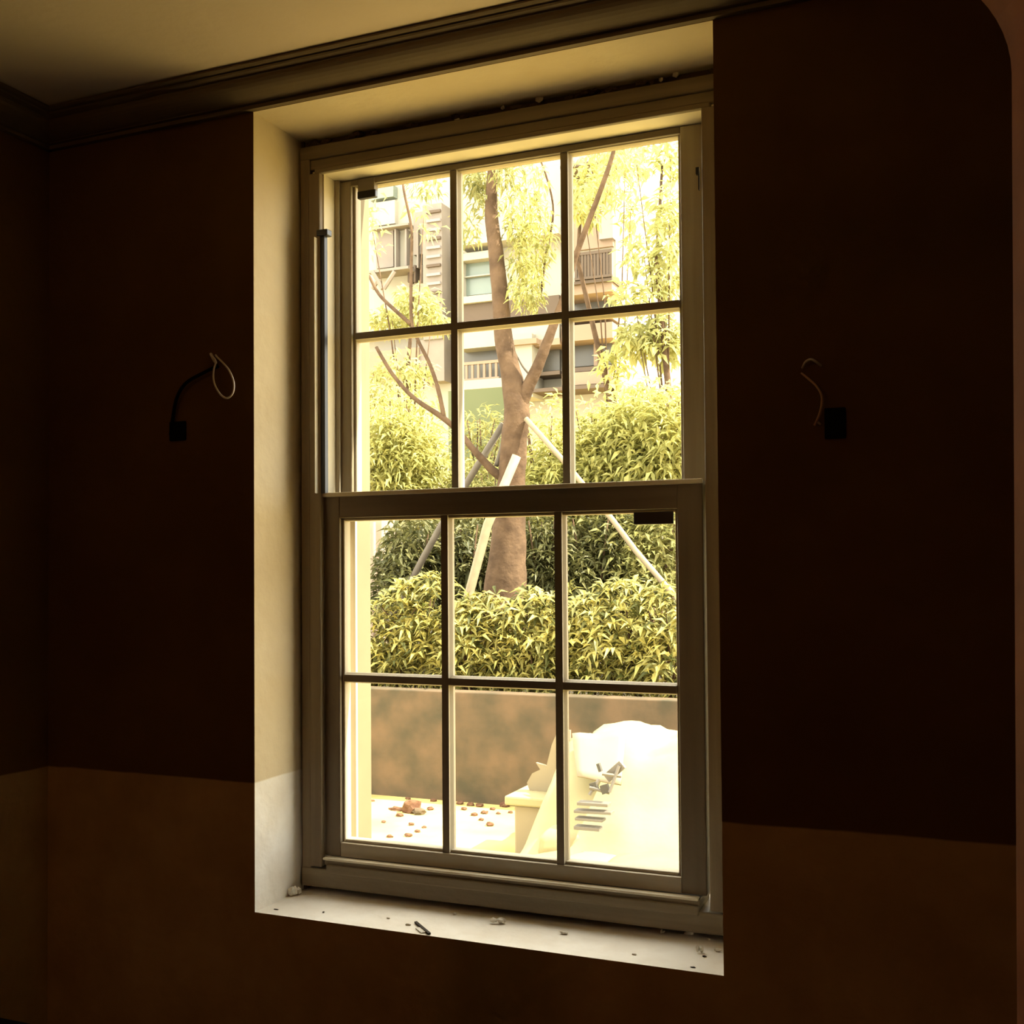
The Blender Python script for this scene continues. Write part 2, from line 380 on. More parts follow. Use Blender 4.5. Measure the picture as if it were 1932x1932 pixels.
sub(MB().box(.828, .9135, D + .0105, D + .020, 1.6520, 1.6785), 'stop_block', M_black)['label'] = 'black block under the meeting rail'
up_s, sub = sash('upper_sash', D + .070, D + .112, 1.700, 2.5095, 1.7500, 2.4930, 2.128, 'outer upper sash of six panes')
sub(MB().box(.126, .176, D + .064, D + .078, 2.459, 2.477), 'stop_block', M_black)['label'] = 'black block in the top corner of the upper sash'
sub(MB().box(.126, .172, D + .066, D + .085, 2.476, 2.508), 'corner_plate', M_sashh)
# sash balance: pale plate standing in for the daylit bead side, black strip beside it, capped
bl = empty('sash_balance', (0, 0, 0)); bl.parent = win; bl.location = (0.06, 0, .95)
def under(mb_, nm, mt, bev=0.0):
    q = mb_.build(nm, mt, bevel=bev); q.parent = bl; q.data.transform(Matrix.Translation(-(win.location + bl.location))); return q
under(MB().box(.0565, .0585, D - .0195, D - .002, 1.743, 2.352), 'lit_bead_side', M_litpaint)
under(MB().box(.0590, .0750, D - .0020, D + .011, 1.743, 2.362), 'black_strip', M_black)
under(MB().box(.0560, .0860, D - .008, D + .014, 2.357, 2.372), 'cap', M_black, .002)
part(MB().box(.9745, .9815, D - .010, D, 2.372, 2.386).box(.979, .9815, D - .008, D, 2.340, 2.375), 'hook', M_black, win)

# ---------------------------------------------------------------- loose things indoors
def crumb(px, py, r, label, m=M_chip, sq=(1, 1, .7), sub=1, z=Z0, cat='plaster chip', name='plaster_chip', k=1, grp='chips of plaster on the sill'):
    p = floor_at(px, py, z + r * .45); mb_ = MB(); q = random.Random(int(px * 7 + py))
    for i in range(k):
        mb_.rock((p.x + q.uniform(-r, r) * (k > 1), p.y + q.uniform(-r, r) * .5 * (k > 1), z + r * sq[2] * .8), r * (1 if k == 1 else .75), sq, q, .55, sub)
    o = mb_.build(name, m); o.data.transform(Matrix.Translation((-p.x, -p.y, -z))); o.location = (p.x, p.y, z)
    return tag(o, label, cat, grp)
crumb(560, 1686, .0130, 'largest jagged white plaster lump in the inner corner of the sill', k=4, sq=(.8, .8, 1.1))
crumb(936, 1738, .0110, 'pale plaster lump at mid sill against the window frame', k=3, sq=(1.1, .7, .8))
crumb(858, 1724, .0050, 'small round plaster chip beside the mid-sill lump, towards the reveal')
crumb(1065, 1759, .0085, 'flat plaster flake on the sill below the right-hand glazing bar', sq=(1.3, .6, .5))
crumb(1250, 1758, .0058, 'small chip in the dark gap below the frame, before the right-hand end of the sill')
crumb(1300, 1761, .0075, 'rounded chip tucked under the frame near the right-hand end of the sill', sq=(1.3, .7, .8))
crumb(1337, 1773, .0045, 'tiny chip perched behind the twin lumps at the right-hand end of the sill')
crumb(1326, 1793, .0100, 'upright plaster lump of the twin pair at the right-hand end of the sill', sq=(.7, .7, 1.0), k=2)
crumb(1349, 1791, .0085, 'wider plaster lump of the twin pair, touching the right-hand reveal edge', sq=(1.2, .7, .6), k=2)
crumb(1329, 1804, .0035, 'dark crumb in front of the twin plaster lumps', M_chipd, (1.4, .8, .5), cat='grit', name='grit', grp='grit on the sill')
crumb(1307, 1824, .0042, 'dark flat speck at the front edge of the right-hand end of the sill', M_chipd, (1.6, .7, .3), cat='grit', name='grit', grp='grit on the sill')
crumb(610, 1721, .0032, 'single round dark speck on the left-hand part of the pale sill', M_chipd, (1, 1, .6), cat='grit', name='grit', grp='grit on the sill')
crumb(521, 1715, .0042, 'brown crumb at the front corner of the sill by the pale reveal', M_chipd, (1.9, .7, .3), cat='grit', name='grit', grp='grit on the sill')
crumb(770, 1744, .0050, 'brown-grey crumb just beside the dark splinter', mat('brown_grit', (.25, .2, .12)), (1.6, .8, .4), cat='grit', name='grit', grp='grit on the sill')
crumb(733, 1732, .0036, 'faint tan crumb on the sill midway between round speck and splinter', mat('tan_grit', (.35, .29, .18)), (1.5, .9, .4), cat='grit', name='grit', grp='grit on the sill')
crumb(1197, 1800, .0036, 'faint tan crumb on the sill below the right-hand panes', mat('tan_grit_b', (.35, .29, .18)), (1.6, .9, .4), cat='grit', name='grit', grp='grit on the sill')
p = floor_at(797, 1753, Z0); dv = floor_at(810, 1764, Z0) - floor_at(784, 1742, Z0)
sl = MB().obox((0, 0, .0022), dv, (-dv.y, dv.x, 0), (0, 0, 1), dv.length / 2, .0030, .0018)
o = sl.build('splinter', M_chipd); o.location = (p.x, p.y, Z0 + .0005); tag(o, 'dark wood splinter lying diagonally across the sill', 'splinter')
sl = MB().obox((0, 0, .0015), dv, (-dv.y, dv.x, 0), (.1, 0, 1), .017, .0050, .0008)
o = sl.build('paint_flake', M_chip); o.location = (p.x + .002, p.y - .0125, Z0 + .0003); tag(o, 'curled white paint flake lying against the dark splinter', 'paint flake')
rr = random.Random(9)
for i, (px, py, r, lab) in enumerate(((1017, 186, .012, 'pale mortar crumb in the ragged gap above the middle panes'), (863, 224, .008, 'greyish mortar crumb in the ragged gap above the left-hand glazing bar'),
        (948, 202, .006, 'tiny mortar crumb in the gap between two larger ones'), (1276, 139, .0075, 'mortar crumb in the dark gap above the upper right pane'), (1247, 150, .006, 'smaller mortar crumb beside the one over the upper right pane'))):
    p = at(px, py, D + .012); mb_ = MB().rock((0, 0, 0), r, (1, .7, 1), rr, .6)
    o = mb_.build('mortar_crumb', M_chip); o.location = p; tag(o, lab, 'mortar crumb', 'crumbs in the gap over the window')

# bare cable tails on the wall
def spline(pts, n=8):
    pts = [Vector(p) for p in pts]; out = []
    for i in range(len(pts) - 1):
        p0, p1, p2, p3 = pts[max(i - 1, 0)], pts[i], pts[i + 1], pts[min(i + 2, len(pts) - 1)]
        for k in range(n):
            t = k / n
            out.append(0.5 * ((2 * p1) + (p2 - p0) * t + (2 * p0 - 5 * p1 + 4 * p2 - p3) * t * t + (3 * p1 - p0 - 3 * p2 + p3) * t ** 3))
    out.append(pts[-1]); return out
def wpt(px, py, off): return at(px, py, -off)
c1 = empty('cable_tail', (-.10, 0, 2.0), 'looped pale cable end sticking out of the wall near the bright reveal', 'cable')
loop = [wpt(399, 672, .006), wpt(404, 676, .022), wpt(407, 684, .03), wpt(403, 700, .03), wpt(404, 722, .032), wpt(415, 743, .036), wpt(428, 751, .04), wpt(439, 742, .04), wpt(441, 722, .035), wpt(433, 700, .03), wpt(420, 684, .022), wpt(410, 674, .01), wpt(407, 670, 0)]
part(MB().tube(spline(loop), .0022, 8), 'white_wire', M_cablew, c1, smooth=True)
part(MB().tube(spline([wpt(398, 668, .0), wpt(402, 676, .012), wpt(407, 684, .03)]), .0036, 8), 'sheath', M_cablew, c1, smooth=True)
tl = [wpt(412, 690, .002), wpt(385, 703, .02), wpt(352, 722, .02), wpt(334, 750, .015), wpt(326, 790, .01), wpt(322, 820, .003)]
part(MB().tube(spline(tl), .0042, 8), 'dark_strand', M_mattblack, c1, smooth=True)  # dark curve on the wall, left of the pale loop
part(MB().box(at(322, 800, 0).x, at(352, 800, 0).x, -.006, .0, at(330, 832, 0).z, at(330, 796, 0).z), 'dark_plate', M_mattblack, c1, bevel=.002)  # flat dark patch at the lower end of the curve
c2 = empty('cable_tail', (1.24, 0, 1.87), 'dim brown curled cable end hanging from the dark wall beyond the window', 'cable')
tl = [wpt(1514, 694, .004), wpt(1520, 683, .02), wpt(1530, 678, .024), wpt(1540, 683, .022), wpt(1549, 690, .010)]
part(MB().tube(spline(tl), .0024, 8), 'hooked_wire', M_cablew, c2, smooth=True)
tl = [wpt(1512, 704, .006), wpt(1522, 712, .014), wpt(1540, 728, .02), wpt(1550, 745, .026), wpt(1551, 762, .026), wpt(1547, 780, .02), wpt(1541, 795, .016), wpt(1537, 802, .012)]
part(MB().tube(spline(tl), [.0018 + .001 * min(i, 40) / 40 for i in range(57)], 8), 'wire', M_cabler, c2, smooth=True)
part(MB().tube([wpt(1541, 795, .016), wpt(1549, 801, .013)], .0022, 8), 'bare_end', M_cablew, c2, smooth=True)
part(MB().box(at(1556, 800, 0).x, at(1596, 800, 0).x, -.006, .0, at(1570, 828, 0).z, at(1570, 770, 0).z), 'dark_plate', M_mattblack, c2, bevel=.002)  # flat dark patch beside the brown wire
# dark board, only its upper corner in the picture
bo = empty('low_bench', (-.2, -.5, 0), 'black board top of a low bench in the bottom corner by the side wall', 'bench')
part(MB().box(XL + .002, .20, -.75, -.302, .585, .617), 'top', M_bench, bo)
for x, y in ((XL + .03, -.72), (XL + .03, -.34), (.16, -.72), (.16, -.34)):
    part(MB().box(x - .02, x + .02, y - .02, y + .02, 0, .585), 'leg', M_bench, bo)

# ================================================================ outdoors
M_ground = mat('pale_sandy_ground', (0.50, 0.40, 0.15), 0.95, var=0.8, scale=2.2, bump=0.5, bscale=14, spec=0.1, col2=(0.30, 0.215, 0.075))
M_gwall = mat('rendered_garden_wall', (0.115, 0.078, 0.047), 0.95, var=1.0, scale=5, bump=0.3, bscale=18, spec=0.1, col2=(0.058, 0.050, 0.032), detail=9)
M_soil = mat('soil', (0.04, 0.028, 0.016), 1.0, var=0.5, bump=0.5)
M_bark = mat('bark', (0.105, 0.066, 0.038), 0.9, var=1.0, scale=9, bump=1.0, bscale=22, spec=0.1, col2=(0.055, 0.034, 0.02))
M_stake = mat('peeled_pole', (0.25, 0.195, 0.115), 0.7, var=0.5, scale=12)
M_stakeg = mat('grey_pole', (0.12, 0.10, 0.075), 0.8, var=0.5, scale=12)
def leafmat(n, a, b, tr=0.45, isl=0.9): return mat(n, a, 0.5, var=0.25, scale=3, spec=0.25, translucent=tr, island=isl, col2=b)
L_hedge = leafmat('leaf_yellow_green', (0.62, 0.54, 0.16), (0.06, 0.065, 0.014), 0.4, 1.0)
L_dark = leafmat('leaf_deep_green', (0.035, 0.042, 0.012), (0.15, 0.14, 0.05), 0.3)
L_mid = leafmat('leaf_mid_green', (0.14, 0.15, 0.045), (0.34, 0.31, 0.11), 0.45)
L_light = leafmat('leaf_light_green', (0.62, 0.57, 0.20), (0.26, 0.26, 0.08), 0.55)
L_pale = leafmat('leaf_pale_green', (0.50, 0.48, 0.20), (0.28, 0.28, 0.10), 0.5)

tag(struct(MB().box(-40, 30, .30, 60, -.2, 0), 'ground', M_ground), 'pale sunlit sandy ground outside the window', 'ground')
YW = 4.656
gw = MB().box(-7, 3.5, YW, YW + .14, -.1, .735)
tag(gw.build('garden_wall', M_gwall, bevel=.008), 'low brown rendered retaining wall across the garden', 'garden wall', kind=S)
tag(struct(MB().box(-7, 3.5, YW + .14, 12, -.1, .62), 'planting_bed', M_soil), 'raised planting bed of soil behind the low wall', 'planting bed')

def whorls(v, f, base, spots, L, Wd, rng, k=7):
    """rosettes of pointed leaves at branch tips"""
    for c in spots:
        c = Vector(c) - base; tilt = Vector((rng.gauss(0, .35), rng.gauss(0, .35) - .25, 1)).normalized()
        a = tilt.orthogonal().normalized(); b = tilt.cross(a); ph = rng.uniform(0, 6.28)
        for i in range(k):
            an = ph + i * 6.283 / k + rng.uniform(-.2, .2); el = rng.uniform(-.2, .7)
            d = ((a * math.cos(an) + b * math.sin(an)) * math.cos(el) + tilt * math.sin(el)).normalized()
            s = d.cross(tilt).normalized(); nn = s.cross(d); l = L * rng.uniform(.7, 1.2); w_ = Wd * rng.uniform(.8, 1.2)
            mid = c + d * l * .5 + nn * l * .06; tip = c + d * l - Vector((0, 0, l * .25)); q = len(v); fo = nn * w_ * .2
            v += [tuple(c), tuple(mid + s * w_ / 2 + fo), tuple(tip), tuple(mid - s * w_ / 2 + fo), tuple(mid)]
            f += [(q, q + 1, q + 4), (q + 1, q + 2, q + 4), (q, q + 4, q + 3), (q + 4, q + 2, q + 3)]
def leaves(name, m, root, blobs, L, Wd, rng, droop=0.3, up=0.0, shell=False, smooth=True, whorl=None):
    """one mesh of folded leaf blades scattered through ellipsoids: blobs = (centre, radii, count)"""
    v = []; f = []; base = root.location if root else Vector((0, 0, 0))
    for c, r, n in blobs:
        c = Vector(c) - base
        for i in range(n):
            while True:
                q = Vector((rng.uniform(-1, 1), rng.uniform(-1, 1), rng.uniform(-1, 1)))
                if q.length <= 1 and (not shell or q.length > .55): break
            p = c + Vector((q.x * r[0], q.y * r[1], q.z * r[2]))
            d = Vector((rng.gauss(0, 1), rng.gauss(0, 1), rng.gauss(0, .6) + up - droop)) + q * .6
            d.normalize(); s = d.cross(Vector((rng.gauss(0, .5), rng.gauss(0, .5), 1))).normalized(); nn = s.cross(d)
            l = L * rng.uniform(.6, 1.25); w_ = Wd * rng.uniform(.7, 1.2)
            mid = p + d * l * .45 + nn * l * .05; tip = p + d * l - Vector((0, 0, l * .18))
            k = len(v); fo = nn * w_ * .25
            v += [tuple(p), tuple(mid + s * w_ / 2 + fo), tuple(tip), tuple(mid - s * w_ / 2 + fo), tuple(mid)]
            f += [(k, k + 1, k + 4), (k + 1, k + 2, k + 4), (k, k + 4, k + 3), (k + 4, k + 2, k + 3)]
    if whorl: whorls(v, f, base, whorl[0], whorl[1], whorl[2], rng)
    me = bpy.data.meshes.new(name); me.from_pydata(v, [], f); me.materials.append(m); me.update()
    o = bpy.data.objects.new(name, me); COL.objects.link(o)
    if root: o.parent = root
    else: o.location = (0, 0, 0)
    return o
# low bright hedge: individual shrubs along the top of the wall
hedge = [(705, 'leftmost shrub of the low hedge, half hidden by the outer casing'), (765, 'yellow-green hedge shrub in front of the grey leaning pole'), (825, 'hedge shrub behind the left-hand lower glazing bar'),
         (885, 'hedge shrub at the foot of the white pole'), (945, 'hedge shrub right in front of the tree trunk'), (1005, 'hedge shrub just right of the tree trunk, darkest bush behind'), (1065, 'hedge shrub behind the right-hand lower glazing bar'),
         (1130, 'bushy hedge shrub at the left side of the right-hand lower pane'), (1195, 'hedge shrub with star-shaped leaf tips in the middle of the right-hand lower pane'), (1262, 'hedge shrub at the foot of the thin slanting pole')]
for i, (px, lab) in enumerate(hedge):
    rg = random.Random(40 + i); Y = YW + .50 + rg.uniform(-.04, .10)
    c = at(px, 1290, Y); top = at(px, 1128 + rg.uniform(-26, 26), Y).z
    root = empty('hedge_shrub', (c.x, Y, .62), lab, 'shrub', 'low hedge behind the garden wall')
    zc = (top + .62) / 2; hh = (top - .62) / 2
    sp = []
    for k in range(46):
        a = rg.uniform(0, 6.28); e = rg.uniform(-.6, 1.45)
        sp.append((c.x + .24 * math.cos(a) * math.cos(e) * rg.uniform(.8, 1.2), Y - abs(.24 * math.sin(a) * math.cos(e)) * (1 if rg.random() < .8 else -1), zc + hh * math.sin(e) * rg.uniform(.85, 1.18)))
    leaves('foliage', L_hedge, root, [((c.x, Y, zc - .03), (.24, .24, hh), 820)], .10, .026, rg, whorl=(sp, .135, .030))
    st = MB()
    for k in range(5):
        st.tube([(c.x + rg.uniform(-.04, .04), Y, .6), (c.x + rg.uniform(-.16, .16), Y + rg.uniform(-.12, .12), zc), (c.x + rg.uniform(-.2, .2), Y + rg.uniform(-.16, .16), top - .1)], [.012, .009, .005], 6)
    part(st, 'stem', M_bark, root, smooth=True)

# dark shrub bank behind the hedge, paler bushes further back
def bush(name, px, py0, py1, Y, rx, m, lab, n, L, Wd, seed, grp, zb=.5, hang=0.3):
    rg = random.Random(seed); c = at(px, (py0 + py1) / 2, Y); top = at(px, py0, Y).z; bot = max(zb, at(px, py1, Y).z)
    root = empty(name, (c.x, Y, zb), lab, 'bush', grp)
    zc, hh = (top + bot) / 2, (top - bot) / 2
    bl_ = [((c.x + rg.uniform(-.42, .42) * rx, Y + rg.uniform(-.2, .2), zc + rg.uniform(-.55, .55) * hh), (rx * .62, rx * .55, hh * .5), n // 6) for k in range(6)]
    bl_.append(((c.x, Y + .15, zc), (rx, rx * .6, hh), n // 3))
    leaves('foliage', m, root, bl_, L, Wd, rg, droop=hang)
    st = MB()
    for k in range(6):
        x = c.x + rg.uniform(-.7, .7) * rx
        st.tube([(c.x + rg.uniform(-.1, .1), Y, zb - .05), ((x + c.x) / 2, Y + rg.uniform(-.15, .15), zc - .3 * hh), (x, Y + rg.uniform(-.2, .2), top - .3 * hh)], [.02, .014, .006], 6)
    part(st, 'stem', M_bark, root, smooth=True)
    return root
gb = 'dark bushes behind the hedge'
bush('garden_bush', 770, 965, 1230, 6.9, .42, L_dark, 'dark bush behind the grey leaning pole', 2600, .13, .035, 1, gb)
bush('garden_bush', 872, 950, 1230, 7.1, .42, L_dark, 'dark bush behind the white pole, just left of the trunk', 2600, .13, .035, 2, gb)
bush('garden_bush', 1020, 940, 1230, 7.0, .38, L_dark, 'darkest bush, close beside the trunk in the middle lower pane', 2600, .13, .03, 3, gb)
bush('garden_bush', 1105, 935, 1230, 7.2, .42, L_dark, 'deep green bush behind the start of the thin slanting pole', 2400, .13, .035, 4, gb)
bush('garden_bush', 1210, 930, 1230, 7.4, .50, L_mid, 'mid-green bush under the thin slanting pole', 2600, .14, .035, 5, gb)
gp = 'pale bushes further back'
bush('tall_bush', 740, 700, 1090, 9.0, .75, L_light, 'pale yellow-green bush filling the left-hand pane just above the meeting rail', 4200, .14, .04, 6, gp)
bush('tall_bush', 905, 860, 1100, 9.3, .55, L_mid, 'mid-green bush behind the fork of trunk and grey pole', 2400, .14, .04, 7, gp)
bush('tall_bush', 900, 765, 960, 10.2, .5, L_mid, 'sparse bush in front of the sage-green screen', 420, .16, .03, 17, gp, zb=.55)
bush('tall_bush', 1035, 735, 1080, 9.0, .55, L_light, 'light bush glimpsed between trunk and right-hand glazing bar', 3000, .14, .04, 8, gp)
bush('tall_bush', 1130, 728, 1060, 9.2, .65, L_light, 'light green bush in the right-hand pane, below the peach facade', 3800, .15, .045, 9, gp)
bush('tall_bush', 1235, 715, 1060, 9.0, .70, L_light, 'light green bush at the edge of the right-hand pane, under bright sky', 3800, .15, .045, 10, gp)

# main tree
tr = empty('garden_tree', (at(955, 1170, 6.3).x, 6.3, .60), 'large forked tree with pale bark and drooping yellow-green leaves', 'tree')
YT = 6.3
def pxp(lst, Y): return [at(a, b, Y + (c[0] if c else 0)) for a, b, *c in lst]
pxm = (YT - CAM.y) / (FW.y) / F * .93    # metres per pixel at the trunk, roughly
def limb(lst, ws, Y, nm, n=5, m=M_bark, seg=12, jit=.04):
    pts = spline(pxp(lst, Y), n); rad = []
    for i in range(len(ws) - 1):
        for k in range(n): rad.append((ws[i] + (ws[i + 1] - ws[i]) * k / n) / 2 * pxm)
    rad.append(ws[-1] / 2 * pxm)
    return part(MB().tube(pts, rad, seg, jit, random.Random(len(nm) + len(lst))), nm, m, tr, smooth=True)
limb([(948, 1260), (950, 1170), (955, 1080), (962, 980), (966, 900), (970, 830), (975, 770), (963, 700), (950, 640), (944, 560), (936, 480), (927, 400), (930, 320), (940, 220)], [104, 96, 82, 64, 56, 54, 52, 42, 38, 35, 31, 27, 21, 13], YT, 'trunk', seg=16)
limb([(972, 800), (990, 745), (1015, 690), (1040, 625), (1064, 560), (1084, 490), (1110, 420), (1140, 340), (1160, 275), (1170, 200)], [34, 28, 24, 19, 14, 12, 11, 10, 8, 6], YT, 'limb')
limb([(955, 905, 0), (930, 888, -.05), (895, 850, -.1), (868, 818, -.1), (838, 790, -.15), (780, 750, -.2), (740, 705, -.2), (710, 655, -.2)], [22, 18, 14, 12, 12, 9, 8, 7], YT, 'branch')
limb([(838, 790, -.15), (828, 740, -.15), (812, 690, -.15), (788, 640, -.15), (776, 600, -.15), (776, 500, -.1), (776, 430, -.1), (762, 360, -.1), (755, 300, 0)], [10, 9, 8, 7, 7, 7, 6, 5, 4], YT, 'branch')
limb([(776, 612, -.15), (745, 585, -.15), (715, 555, -.1), (696, 520, -.1)], [9, 8, 7, 6], YT, 'branch')
limb([(936, 880, .02), (950, 830, .04), (964, 790, .02)], [10, 8, 5], YT, 'branch', m=M_stakeg)
limb([(998, 705, .05), (986, 690, .05), (974, 668, .05)], [6, 5, 3], YT, 'branch', m=M_stakeg)
limb([(1020, 560, .1), (1030, 480, .1), (1044, 400, .1), (1030, 330, .1), (1005, 270, .1)], [5, 5, 4, 4, 3], YT + .1, 'branch')
rg = random.Random(77)
def crown(specs, m, nm, L, Wd, droop=.9):
    bl_ = []
    for px, py, rx, ry, n, dy in specs:
        c = at(px, py, YT + dy); bl_.append((c, (rx * pxm, .22, ry * pxm), n))
    leaves(nm, m, tr, bl_, L, Wd, rg, droop=droop)
crown([(985, 400, 36, 60, 260, 0), (1000, 480, 36, 55, 260, .05), (990, 560, 26, 30, 130, 0), (1025, 440, 24, 70, 150, .1), (1010, 340, 30, 40, 120, .1), (1000, 530, 40, 40, 120, 0)], L_light, 'foliage', .085, .024)
crown([(892, 340, 26, 32, 200, .05), (915, 370, 30, 50, 160, .1), (955, 320, 28, 34, 150, -.1), (1000, 560, 24, 30, 60, -.1), (880, 430, 18, 40, 70, .1), (975, 470, 22, 90, 130, .1), (805, 350, 34, 26, 70, .1)], L_mid, 'foliage', .085, .024)
crown([(1170, 330, 40, 60, 120, .2), (1110, 370, 24, 50, 110, .2), (1140, 270, 50, 30, 120, .2)], L_pale, 'foliage', .09, .03)
# wispy pale trees further off
def tree(px, py, specs, Y, m, lab, L, Wd, seed, trunk_px, grp='trees beyond the garden'):
    rg_ = random.Random(seed); k = (Y - CAM.y) / FW.y / F * .93
    c = at(trunk_px, 900, Y); root = empty('distant_tree', (c.x, Y, 0), lab, 'tree', grp)
    leaves('foliage', m, root, [(at(a, b, Y + rg_.uniform(-.4, .4)), (rx * k, .5, ry * k), n) for a, b, rx, ry, n in specs], L, Wd, rg_, droop=.4)
    mb_ = MB(); top = at(px, py, Y); mb_.tube([(c.x, Y, -.05), (c.x + .1, Y, top.z * .4), (top.x - .1, Y, top.z * .8), tuple(top)], [.07, .055, .035, .015], 8)
    part(mb_, 'trunk', M_bark, root, smooth=True)
    mb_ = MB()
    for a, b, rx, ry, n in specs:
        e = at(a, b, Y); mb_.tube([(c.x + (top.x - c.x) * .3, Y, top.z * .45), ((c.x + e.x) / 2, Y, e.z * .75), tuple(e)], [.018, .011, .005], 6)
    part(mb_, 'branch', M_bark, root, smooth=True)
tree(1250, 300, [(1262, 420, 24, 70, 260), (1255, 520, 26, 50, 200), (1215, 480, 40, 40, 120), (1265, 300, 24, 40, 110), (1195, 560, 50, 24, 120), (1255, 640, 34, 50, 380), (1205, 640, 44, 36, 300), (1200, 300, 60, 40, 120)], 13.0, L_pale, 'pale tree against the bright sky in the right-hand upper panes', .20, .07, 21, 1262)
tree(1100, 300, [(1180, 300, 40, 34, 160), (1115, 340, 36, 40, 240), (1100, 390, 24, 30, 150), (1190, 400, 30, 50, 90), (1160, 690, 24, 40, 120)], 14.0, L_light, 'yellow-green tree in front of the upper balcony, leaning to the sky', .20, .07, 22, 1168)
tree(780, 560, [(790, 570, 40, 34, 300), (740, 605, 44, 22, 260), (815, 600, 26, 24, 160), (700, 420, 18, 90, 70), (800, 400, 30, 50, 50), (760, 700, 70, 30, 260), (700, 740, 40, 30, 160)], 12.0, L_pale, 'sparse pale tree in front of the white building, upper left pane', .17, .06, 23, 775)

# poles propping the tree
def pole(name, pts, Y, wpx, m, lab):
    p = [at(a, b, Y + dy) for a, b, dy in pts]; d = (p[0] - p[-1]); z = .60
    foot = p[0] + d.normalized() * max(0, (p[0].z - z) / max(.05, abs(d.normalized().z)))
    mb_ = MB().tube([tuple(foot)] + [tuple(q) for q in p], wpx / 2 * pxm, 10, .03)
    o = mb_.build(name, m, smooth=True); o.data.transform(Matrix.Translation(-foot)); o.location = foot
    return tag(o, lab, 'pole', 'poles propping the garden tree')
pole('tree_stake', [(873, 1165, -.45), (920, 990, -.33), (975, 860, -.24)], YT, 19, M_stake, 'thick peeled white pole leaning against the tree trunk')
pole('tree_stake', [(1262, 1112, -.3), (1200, 1040, -.22), (1155, 980, -.18), (1062, 868, -.12), (992, 790, -.06)], YT, 11, M_stake, 'long thin pale pole slanting from the trunk across the right-hand lower pane')
pole('tree_stake', [(764, 1118, .25), (800, 1050, .2), (826, 1003, .15), (900, 880, .1), (950, 800, .08)], YT, 15, M_stakeg, 'weathered grey pole leaning the other way in the left-hand lower pane')

# garden fence panel and far building
M_bcream = mat('cream_facade', (0.34, 0.31, 0.24), 0.8, var=0.3, scale=.8)
M_bpeach = mat('peach_facade', (0.26, 0.185, 0.125), 0.8, var=0.3, scale=.8)
M_bbrown = mat('brown_facade', (0.10, 0.072, 0.05), 0.8, var=0.3, scale=.8)
M_bpink = mat('pinkish_louvre', (0.22, 0.185, 0.15), 0.8, var=0.4, scale=2)
M_bwin = mat('teal_window_glass', (0.16, 0.19, 0.155), 0.2, var=0.6, scale=1.5, col2=(0.09, 0.12, 0.10), spec=.5)
M_bdark = mat('dark_window_glass', (0.085, 0.075, 0.055), 0.3, var=0.6, scale=2, spec=.5)
M_brail = mat('lavender_rail', (0.23, 0.20, 0.19), 0.6)
M_green = mat('green_screen_mesh', (0.125, 0.135, 0.065), 0.9, var=0.5, scale=1.0, col2=(0.09, 0.105, 0.045))
M_pinkw = mat('pink_render', (0.36, 0.27, 0.19), 0.9, var=0.4, scale=3)
YB2 = 19.0
bd = empty('apartment_building', (at(1000, 700, YB2).x, YB2, 0), 'cream and peach apartment building with balconies behind the trees', 'building')
def slab(px0, px1, py0, py1, nm, m, y0=0.0, dep=.3, root=bd, YY=YB2, **k):
    pm = (px0 + px1) / 2; Y = YY + y0
    a = at(px0, (py0 + py1) / 2, Y).x; b = at(px1, (py0 + py1) / 2, Y).x; zt, zb = at(pm, py0, Y).z, at(pm, py1, Y).z
    return part(MB().box(a, b, Y, Y + dep, zb, zt), nm, m, root, **k)
xa, xb = at(640, 700, YB2).x, at(1156, 700, YB2).x
part(MB().box(xa - 6, xb, YB2 + .3, YB2 + 6, 0, 15.5), 'wall', M_bcream, bd)
def row(px0, px1, py0, py1, nm, m, y0=0.0, dep=.3, pr=None):
    """horizontal band of the facade; heights taken at pr (default: mid)"""
    pr = pr or (px0 + px1) / 2; Y = YB2 + y0
    return part(MB().box(at(px0, 700, Y).x, at(px1, 700, Y).x, Y, Y + dep, at(pr, py1, Y).z, at(pr, py0, Y).z), nm, m, bd)
# right-hand bay (seen in the far panes)
row(1060, 1156, 303, 309, 'ledge', M_bbrown, -.5, .8, 1120)
row(1060, 1156, 527, 533, 'ledge', M_bbrown, -.6, .9, 1120)
row(1060, 1156, 534, 553, 'floor_band', M_bpeach, -.5, .8, 1120)
slab(1066, 1153, 556, 585, 'window', M_bdark, .2, .2)
row(1060, 1156, 588, 604, 'floor_band', M_bpeach, -.3, .6, 1120)
row(1060, 1156, 610, 640, 'floor_band', M_bpeach, -.3, .6, 1120)
slab(1062, 1154, 646, 690, 'window', M_bdark, .2, .2)
slab(1120, 1126, 646, 690, 'mullion', M_bpeach, .1, .1)
row(1060, 1156, 691, 699, 'ledge', M_bbrown, -.2, .5, 1120)
row(1060, 1156, 700, 724, 'floor_band', M_bpeach, -.3, .6, 1120)
row(1000, 1156, 725, 732, 'ledge', M_bbrown, -.4, .7, 1120)
slab(1060, 1156, 350, 470, 'window', M_bpeach, .22, .2)
slab(1130, 1156, 380, 450, 'window', M_brail, .1, .2)
rl = empty('balcony_rail', (0, 0, 0)); rl.parent = bd
